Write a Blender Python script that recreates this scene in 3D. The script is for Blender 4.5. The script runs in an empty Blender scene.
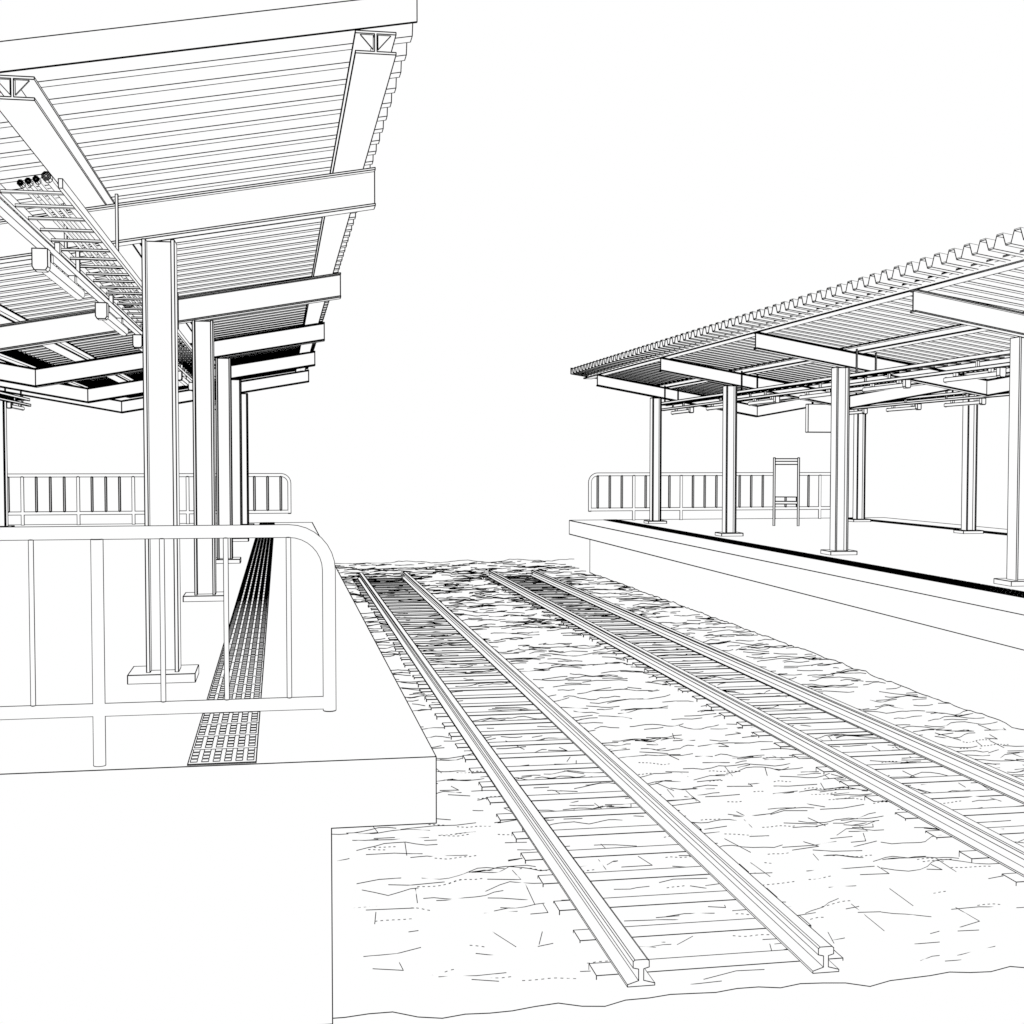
import bpy, math, random
from mathutils import Vector, noise
random.seed(4)
sc=bpy.context.scene
sc.view_settings.view_transform='Standard'
try: sc.view_settings.look='None'
except Exception: pass
sc.view_settings.exposure=0

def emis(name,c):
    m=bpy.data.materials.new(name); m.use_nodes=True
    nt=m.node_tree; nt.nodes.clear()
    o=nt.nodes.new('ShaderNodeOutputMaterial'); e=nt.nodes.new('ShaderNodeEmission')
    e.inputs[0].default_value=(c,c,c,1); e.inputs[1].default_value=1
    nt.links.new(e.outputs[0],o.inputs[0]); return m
WHITE=emis('white_emissive_surface',1.0); INK=emis('black_ink_line',0.0)  # every white surface glows evenly in place of daylight, so no shading shows
w=bpy.data.worlds.new("World"); sc.world=w; w.use_nodes=True
bg=w.node_tree.nodes['Background']; bg.inputs[0].default_value=(1,1,1,1); bg.inputs[1].default_value=1.0

LW=0.00038
def rad(p): return LW*max(p.y,5.5)

class Obj:
    def __init__(s): s.v=[]; s.f=[]; s.m=[]
    def face(s,pts,mat=0):
        n=len(s.v); s.v+= [tuple(p) for p in pts]; s.f.append(list(range(n,n+len(pts)))); s.m.append(mat)
    def line(s,a,b,k=1.0):
        a=Vector(a); b=Vector(b); d=b-a
        if d.length<1e-6: return
        d.normalize()
        u=d.cross(Vector((0,0,1)))
        if u.length<.1: u=Vector((1,0,0))-d*d.x
        u.normalize(); w=d.cross(u)
        n=len(s.v)
        for p in (a,b):
            r=rad(p)*k
            q=p-d*r*.5 if p is a else p+d*r*.5
            for cu,cw in ((1,0),(0,1),(-1,0),(0,-1)):
                s.v.append(tuple(q+u*(r*1.15*cu)+w*(r*1.15*cw)))
        for i in range(4):
            j=(i+1)%4
            s.f.append([n+i,n+j,n+4+j,n+4+i]); s.m.append(1)
        s.f.append([n+3,n+2,n+1,n]); s.m.append(1)
        s.f.append([n+4,n+5,n+6,n+7]); s.m.append(1)
    def poly(s,pts,closed=False,k=1.0):
        for i in range(len(pts)-1): s.line(pts[i],pts[i+1],k)
        if closed: s.line(pts[-1],pts[0],k)
    def prism(s,prof,o0,o1,u,v,closed=True,caps=True,lines=None,k=1.0):
        o0=Vector(o0);o1=Vector(o1);u=Vector(u);v=Vector(v)
        A=[o0+u*a+v*b for a,b in prof]; B=[o1+u*a+v*b for a,b in prof]
        n=len(prof)
        for i in range(n if closed else n-1):
            j=(i+1)%n; s.face([A[i],A[j],B[j],B[i]])
        if caps and closed:
            s.face(A[::-1]); s.face(B)
        for i in range(n):
            if lines is None or i in lines: s.line(A[i],B[i],k)
        if caps: s.poly(A,closed,k); s.poly(B,closed,k)
    def box(s,x0,x1,y0,y1,z0,z1,k=1.0):
        s.prism([(x0,y0),(x1,y0),(x1,y1),(x0,y1)],(0,0,z0),(0,0,z1),(1,0,0),(0,1,0),k=k)
    def tube_xz(s,path,r,n=12,k=1.0,cap=True):
        P=[Vector(p) for p in path]; rings=[]; L=[];R=[]
        for i,p in enumerate(P):
            t=(P[min(i+1,len(P)-1)]-P[max(i-1,0)]).normalized()
            nrm=Vector((-t.z,0,t.x)); bn=Vector((0,1,0))
            rings.append([p+(nrm*math.cos(2*math.pi*j/n)+bn*math.sin(2*math.pi*j/n))*r for j in range(n)])
            L.append(p+nrm*r); R.append(p-nrm*r)
        for i in range(len(P)-1):
            for j in range(n):
                q=(j+1)%n; s.face([rings[i][j],rings[i][q],rings[i+1][q],rings[i+1][j]])
        s.face(rings[0]); s.face(rings[-1])
        s.poly(L,k=k); s.poly(R,k=k)
        if cap:
            s.poly(rings[0],True,k=k); s.poly(rings[-1],True,k=k)
    def tube_y(s,x,z,y0,y1,r,n=8,k=1.0,fill=0,rnd=0):
        prof=[(r*math.cos(2*math.pi*(j+.5)/n),r*math.sin(2*math.pi*(j+.5)/n)) for j in range(n)]
        L=[1,3,5,7] if n==8 else ([1,4,7,10] if n==12 else None)
        s.prism(prof,(x,y0,z),(x,y1,z),(1,0,0),(0,0,1),lines=L,k=k,caps=not rnd)
        if fill:
            for q in (1.15,.75,.35):
                s.poly([Vector((x+a*q,y0-.006,z+b*q)) for a,b in prof],True,k=1.1)
            s.prism([(a*1.15,b*1.15) for a,b in prof],(x,y0-.003,z),(x,y0+.05,z),(1,0,0),(0,0,1),k=1)
        if rnd:
            for (ye,sg) in ((y0,-1),(y1,1)):
                prev=[Vector((x+a,ye,z+b)) for a,b in prof]
                for q in range(1,5):
                    an=q*math.pi/8; c=math.cos(an); d=math.sin(an)*r*sg
                    cur=[Vector((x+a*c,ye+d,z+b*c)) for a,b in prof]
                    for j in range(n): s.face([prev[j],prev[(j+1)%n],cur[(j+1)%n],cur[j]])
                    for j in (L or []): s.line(prev[j],cur[j],k)
                    prev=cur
                s.poly([Vector((x+a,ye,z+b)) for a,b in prof],True,k=k*.8)
    def make(s,name):
        me=bpy.data.meshes.new(name); me.from_pydata(s.v,[],s.f)
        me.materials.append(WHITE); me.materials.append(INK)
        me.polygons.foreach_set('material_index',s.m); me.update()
        ob=bpy.data.objects.new(name,me); sc.collection.objects.link(ob); return ob

Y0,Y1=6.49,31.5
ZB=-1.335
COLS=[9.15+5.13*i for i in range(5)]

def isec(wd,h,t,tw):
    a=wd/2;b=h/2;c=tw/2
    return [(-a,-b),(a,-b),(a,-b+t),(c,-b+t),(c,b-t),(a,b-t),(a,b),(-a,b),(-a,b-t),(-c,b-t),(-c,-b+t),(-a,-b+t)]

def platform(xa,xb):
    o=Obj()
    lip=.527; h=.34
    o.prism([(xa,0),(xb,0),(xb,-h),(xb-lip,-h),(xb-lip,ZB),(xa+lip,ZB),(xa+lip,-h),(xa,-h)],(0,Y0,0),(0,Y1,0),(1,0,0),(0,0,1))
    P=o.make('train_platform')
    for s0 in (xa+.87,xb-1.225):
        t=Obj(); x0,x1=s0,s0+.33; z=.006
        t.prism([(x0,0),(x1,0),(x1,z),(x0,z)],(0,Y0+.02,0),(0,Y1-.02,0),(1,0,0),(0,0,1),k=1)
        n=6; px=.33/n; y=Y0+.04; row=0
        while y<Y1-.1:
            for i in range(n):
                a=x0+px*(i+.2); b=x0+px*(i+.8); c=y; d=y+.052; zz=z+.006
                t.face([(a,c,zz),(b,c,zz),(b,d,zz),(a,d,zz)])
                t.poly([(a,c,zz),(b,c,zz),(b,d,zz),(a,d,zz)],True,k=.8)
            row+=1; y+=.075 if row%4 else .1
            if row%4==0: t.line((x0,y-.024,z),(x1,y-.024,z),k=1.0)
        ob=t.make('tactile_paving_strip'); ob.parent=P
    return P

def canopy(xa,xb,ro,bo,drop,cs):
    xc=(xa+xb)/2; half=(xb-xa)/2
    S=.178
    zb=lambda x: 2.535+S*abs(x-xc)
    root=bpy.data.objects.new('platform_canopy',None); sc.collection.objects.link(root)
    o=Obj(); cd=half-1.59
    csec=[(a,b) for b,a in isec(.2,.21,.022,.014)]
    for y in COLS:
        for x in (xc-cd+cs,xc+cd+.03):
            o.prism(csec,(x,y,.06),(x,y,zb(x)-.022),(1,0,0),(0,1,0))
            o.box(x-.22,x+.22,y-.19,y+.19,0.0,.06)
    o.make('columns').parent=root
    o=Obj(); sec=isec(.13,.26,.014,.012)
    for y in COLS:
        for sg in (-1,1):
            xe=xc+sg*(half-bo)
            o.prism(sec,(xc,y,zb(xc)+.13),(xe,y,zb(xe)+.13),(0,1,0),(0,0,1))
    o.make('cross_beams').parent=root
    o=Obj(); psec=isec(.20,.11,.012,.012)
    for d in (half-.29-(bo-.11)*.6,half-2.0,.6):
        for sg in (-1,1):
            x=xc+sg*d; z=zb(x)+.26+.076
            o.prism(psec,(x,Y0+.04,z),(x,Y1-.35,z),(1,0,0),(0,0,1))
            for q in (-1,1):
                o.prism([(q*.012,.04),(q*.075,.04),(q*.012,-.03)],(x,Y0+.05,z),(x,Y0+.06,z),(1,0,0),(0,0,1),k=.7)
    o.make('purlins').parent=root
    o=Obj(); prof=[]; y=Y0+.03; h=.115
    while y<Y1-.15:
        prof+=[(y,0),(y+.055,h),(y+.165,h),(y+.22,0)]
        y+=.315
    for sg in (-1,1):
        xe=xc+sg*(half-ro)
        zc=zb(xc)+.415; ze=zb(xe)+.410-drop
        o.prism(prof,(xc,0,zc),(xe,0,ze),(0,1,0),(0,0,1),closed=False,k=.95)
        o.prism([(a,b+.014) for a,b in prof],(xc,0,zc),(xe,0,ze),(0,1,0),(0,0,1),closed=False,k=.5)
        for yy in (Y0+.012,prof[-1][0]+.004):
            o.prism([(0,-.005),(.012,-.005),(.012,h+.02),(0,h+.02)],(xc,yy,zc),(xe,yy,ze),(0,1,0),(0,0,1))
    o.make('corrugated_roof').parent=root
    for sg in (-1,1):
        X=lambda d: xc+sg*(half-d)
        t=Obj(); d0=1.80; d1=2.12; a=X(d0); b=X(d1); z=2.81
        for q in (a,b):
            t.box(q-.01,q+.01,Y0+.12,Y1-1.2,z,z+.045,k=.9)
        y=Y0+.3
        while y<Y1-1.3:
            t.box(min(a,b)+.011,max(a,b)-.011,y-.012,y+.012,z+.004,z+.016,k=.75); y+=.36
        for i,(dx,r) in enumerate(((.05,.018),(.105,.012),(.15,.012),(.195,.012))):
            t.tube_y(X(d0+dx),z+.018+r,Y0+.03+.05*i,Y1-1.3,r,n=8,k=.7,fill=1)
        for y in COLS:
            for q in (a,b): t.box(q-.008,q+.008,y-.31,y-.29,z+.046,zb(q)+.27,k=.8)
        t.make('cable_tray')
        t=Obj(); x=X(2.09); z=2.70
        t.box(x-.025,x+.025,Y0-.2,Y1-1.0,z,z+.04)
        for y in COLS: t.box(x-.012,x+.012,y-.012,y+.012,z+.041,zb(x)-.003,k=.8)
        t.make('lighting_conduit')
        y=7.72
        while y<Y1-2.2:
            l=Obj()
            l.box(x-.02,x+.02,y+.25,y+.32,z-.05,z-.003,k=.8)
            l.box(x-.02,x+.02,y+1.15,y+1.22,z-.05,z-.003,k=.8)
            l.tube_y(x,z-.085,y+.09,y+1.45,.038,n=12,rnd=1)
            l.prism([(-.042,-.10),(-.03,-.12),(.03,-.12),(.042,-.10),(.042,0),(-.042,0)],(x,y,z-.01),(x,y+.08,z-.01),(1,0,0),(0,0,1))
            l.box(x-.015,x+.015,y+.6,y+.64,z+.042,z+.12,k=.8)
            l.make('fluorescent_light'); y+=2.565
    return root

def railing(xe,sg,length,y,k=1.0,kb=1.0,rb=.0105):
    o=Obj(); r=.031; top=1.145; bot=.275; R=.2
    path=[(xe+sg*length,y,top),(xe+sg*R,y,top)]
    for i in range(1,9):
        a=math.pi/2*i/8
        path.append((xe+sg*(R-R*math.sin(a)),y,top-R+R*math.cos(a)))
    path+=[(xe,y,bot-.04)]
    o.tube_xz(path,r,k=k)
    o.tube_xz([(xe+sg*length,y,bot),(xe+sg*r,y,bot)],r,cap=False,k=k)
    o.tube_xz([(xe+sg*length,y,top),(xe+sg*length,y,bot-.04)],r,k=k)
    x=.2; i=1
    while x<length-.1:
        if i%4==0:
            o.tube_xz([(xe+sg*x,y,top-r),(xe+sg*x,y,0.0)],.028,k=k)
        else:
            o.tube_xz([(xe+sg*x,y,top-r),(xe+sg*x,y,bot+r)],rb,n=8,k=kb)
        x+=.307; i+=1
    return o.make('metal_railing')

PL=(-7.56,.772); PR=(7.09,15.46)
platform(*PL); canopy(*PL,.085,.105,.0,.04)
platform(*PR); canopy(*PR,-.01,.25,.07,.08)
railing(.243,-1,6.7,Y0+.1); railing(.235,-1,6.7,Y1-.2,1.0,1.5,.013)
railing(7.56,1,6.7,Y0+.1); railing(7.56,1,6.7,Y1-.2,1.0,1.5,.013)

# ballast
def hgt(x,y):
    return -1.312+.03*noise.noise(Vector((x*2.6,y*2.6,1)))+.02*noise.noise(Vector((x*7,y*7,5)))
o=Obj(); bx0,bx1=-.3,8.2; by0,by1=6.46,35.6
nx=70; ny=260
def bp(i,j):
    x=bx0+(bx1-bx0)*i/nx; y=by0+(by1-by0)*j/ny
    if j==0:
        y+=.07*noise.noise(Vector((x*1.7,3,0)))+.04*noise.noise(Vector((x*6,9,0)))
        if x<.6: y=max(y,Y0+.03)
    if j==ny: y+=.8*noise.noise(Vector((x*1.3,7,0)))
    return Vector((x,y,hgt(x,y)))
G=[[bp(i,j) for j in range(ny+1)] for i in range(nx+1)]
for i in range(nx+1):
    for j in range(ny+1): o.v.append(tuple(G[i][j]))
for i in range(nx):
    for j in range(ny):
        a=i*(ny+1)+j; o.f.append([a,a+ny+1,a+ny+2,a+1]); o.m.append(0)
for j in (0,ny):
    o.poly([G[i][j] for i in range(nx+1)])
    for i in range(nx):
        p,q=G[i][j],G[i+1][j]
        o.face([p,q,(q.x,q.y,ZB-.002),(p.x,p.y,ZB-.002)])
def onb(x,y,k=1): return Vector((x,y,hgt(x,y)+LW*y*.6+.003))
for xw,ys in ((.262,9.0),(7.6,6.6)):
    pts=[]; y=ys
    while y<Y1:
        pts.append(onb(xw,y)); y+=.12
    o.poly(pts,k=.9)
def stroke(x,y,ang,n,seg,k,turn=.28):
    pts=[]
    for i in range(n+1):
        if not(.28<x<7.6 and by0+.12<y<by1-.3): break
        pts.append(onb(x,y))
        a=ang+random.gauss(0,turn)
        s_=seg*random.uniform(.5,1.5)
        x+=s_*math.cos(a); y+=s_*math.sin(a)
    if len(pts)>1: o.poly(pts,k=k)
for _ in range(380):
    x=random.uniform(.3,7.5); y=6.6+6*random.random()
    c=random.random()
    if c<.6:
        stroke(x,y,random.choice((0,0,.12,-.12)),random.choice((1,1,2)),random.uniform(.1,.22),.75,.1)
    elif c<.8:
        p=onb(x,y); L=random.uniform(.1,.25); M=random.uniform(.1,.3); s_=random.choice((-1,1))
        q=onb(x+L,y+random.uniform(-.03,.03)); r_=onb(q.x+s_*random.uniform(.0,.06),q.y+M)
        o.poly([p,q,r_],k=.75)
    else:
        stroke(x,y,random.choice((1.35,1.57,1.8)),1,random.uniform(.15,.35),.75,.1)
for _ in range(110):
    x=random.uniform(.3,7.2); y=random.uniform(6.7,12)
    for i in range(random.randint(3,9)):
        o.line(onb(x,y),onb(x+.014,y),.7); x+=.035
for _ in range(620):
    x=random.uniform(.28,7.3); y=8.2+25.5*random.random()
    pts=[]; n=random.randint(5,13); ph=random.uniform(0,6.28); st=random.uniform(.05,.09)
    am=random.uniform(.25,.75); dr=random.uniform(-.15,.15); yy=y; xx=x
    for i in range(n):
        if not(.28<xx<7.6): break
        pts.append(onb(xx,yy)); a=dr+am*math.sin(ph+i*.8)
        xx+=st*math.cos(a); yy+=st*math.sin(a)
    if len(pts)>1: o.poly(pts,k=.72)
y=by0
while y<by1:
    dens=2.5 if y<10 else (5 if y<13 else (6 if y<24 else 5))
    for _ in range(int(dens*7.4*.5)):
        x=random.uniform(.25,7.6); yy=y+random.uniform(0,.5)
        g=noise.noise(Vector((x*.5,yy*.25,11)))
        if random.random()>.95+g*.5: continue
        n=random.choice((2,2,3,4) if yy<13 else (2,3,4,5))
        stroke(x,yy,random.choice((0,0,.2,-.2,.4)),n,random.uniform(.06,.14),.7,.25)
    y+=.5
o.make('gravel_ballast')

def track(xc):
    root=bpy.data.objects.new('railway_track',None); sc.collection.objects.link(root)
    o=Obj()
    rp=[(-.075,0),(.075,0),(.075,.012),(.014,.03),(.014,.092),(.044,.1),(.044,.134),(.034,.142),(-.034,.142),(-.044,.134),(-.044,.1),(-.014,.092),(-.014,.03),(-.075,.012)]
    for s in (-.52,.52):
        o.prism(rp,(xc+s,6.56,-1.287),(xc+s,30.6,-1.287),(1,0,0),(0,0,1),lines=[0,1,2,3,5,6,7,8,9,10,12,13],k=.9)
    o.make('rails').parent=root
    o=Obj(); y=6.74
    while y<30.5:
        e=random.uniform(-.02,.02)
        o.box(xc-.71+e,xc+.71+e,y,y+.17,-1.36,-1.2885); y+=.515
    o.make('sleepers').parent=root
track(2.39); track(5.48)

# notice board on right platform
ang=math.radians(-22); ca,sa=math.cos(ang),math.sin(ang)
p=Obj(); cx,cy=11.35,28.0
def tb(x0,x1,y0,y1,z0,z1):
    p.prism([(x0,y0),(x1,y0),(x1,y1),(x0,y1)],(cx,cy,z0),(cx,cy,z1),(ca,sa,0),(-sa,ca,0))
tb(-.29,-.25,-.02,.02,0,1.55); tb(.25,.29,-.02,.02,0,1.55)
tb(-.248,.248,-.016,.016,1.47,1.53)
tb(-.248,.248,-.012,.012,.66,1.40)
tb(-.248,.248,-.016,.016,.50,.56)
p.make('notice_board')
o=Obj(); cx,cy=11.24,25.6
o.box(cx-.42,cx+.42,cy-.06,cy+.06,2.08,2.66)
for s in (-.3,.3): o.box(cx+s-.01,cx+s+.01,cy-.01,cy+.01,2.66,2.93)
o.make('hanging_sign')

o=Obj(); g=400
o.face([(-g,-g,ZB-.006),(g,-g,ZB-.006),(g,g,ZB-.006),(-g,g,ZB-.006)])
o.make('ground')

cam=bpy.data.cameras.new('camera'); co=bpy.data.objects.new('camera',cam); sc.collection.objects.link(co)
co.location=(0,0,1.5); co.rotation_euler=(math.radians(90-2.29),0,math.radians(-10.15))
cam.sensor_width=36; cam.lens=45.7; cam.clip_end=2000; cam.clip_start=.05
sc.camera=co
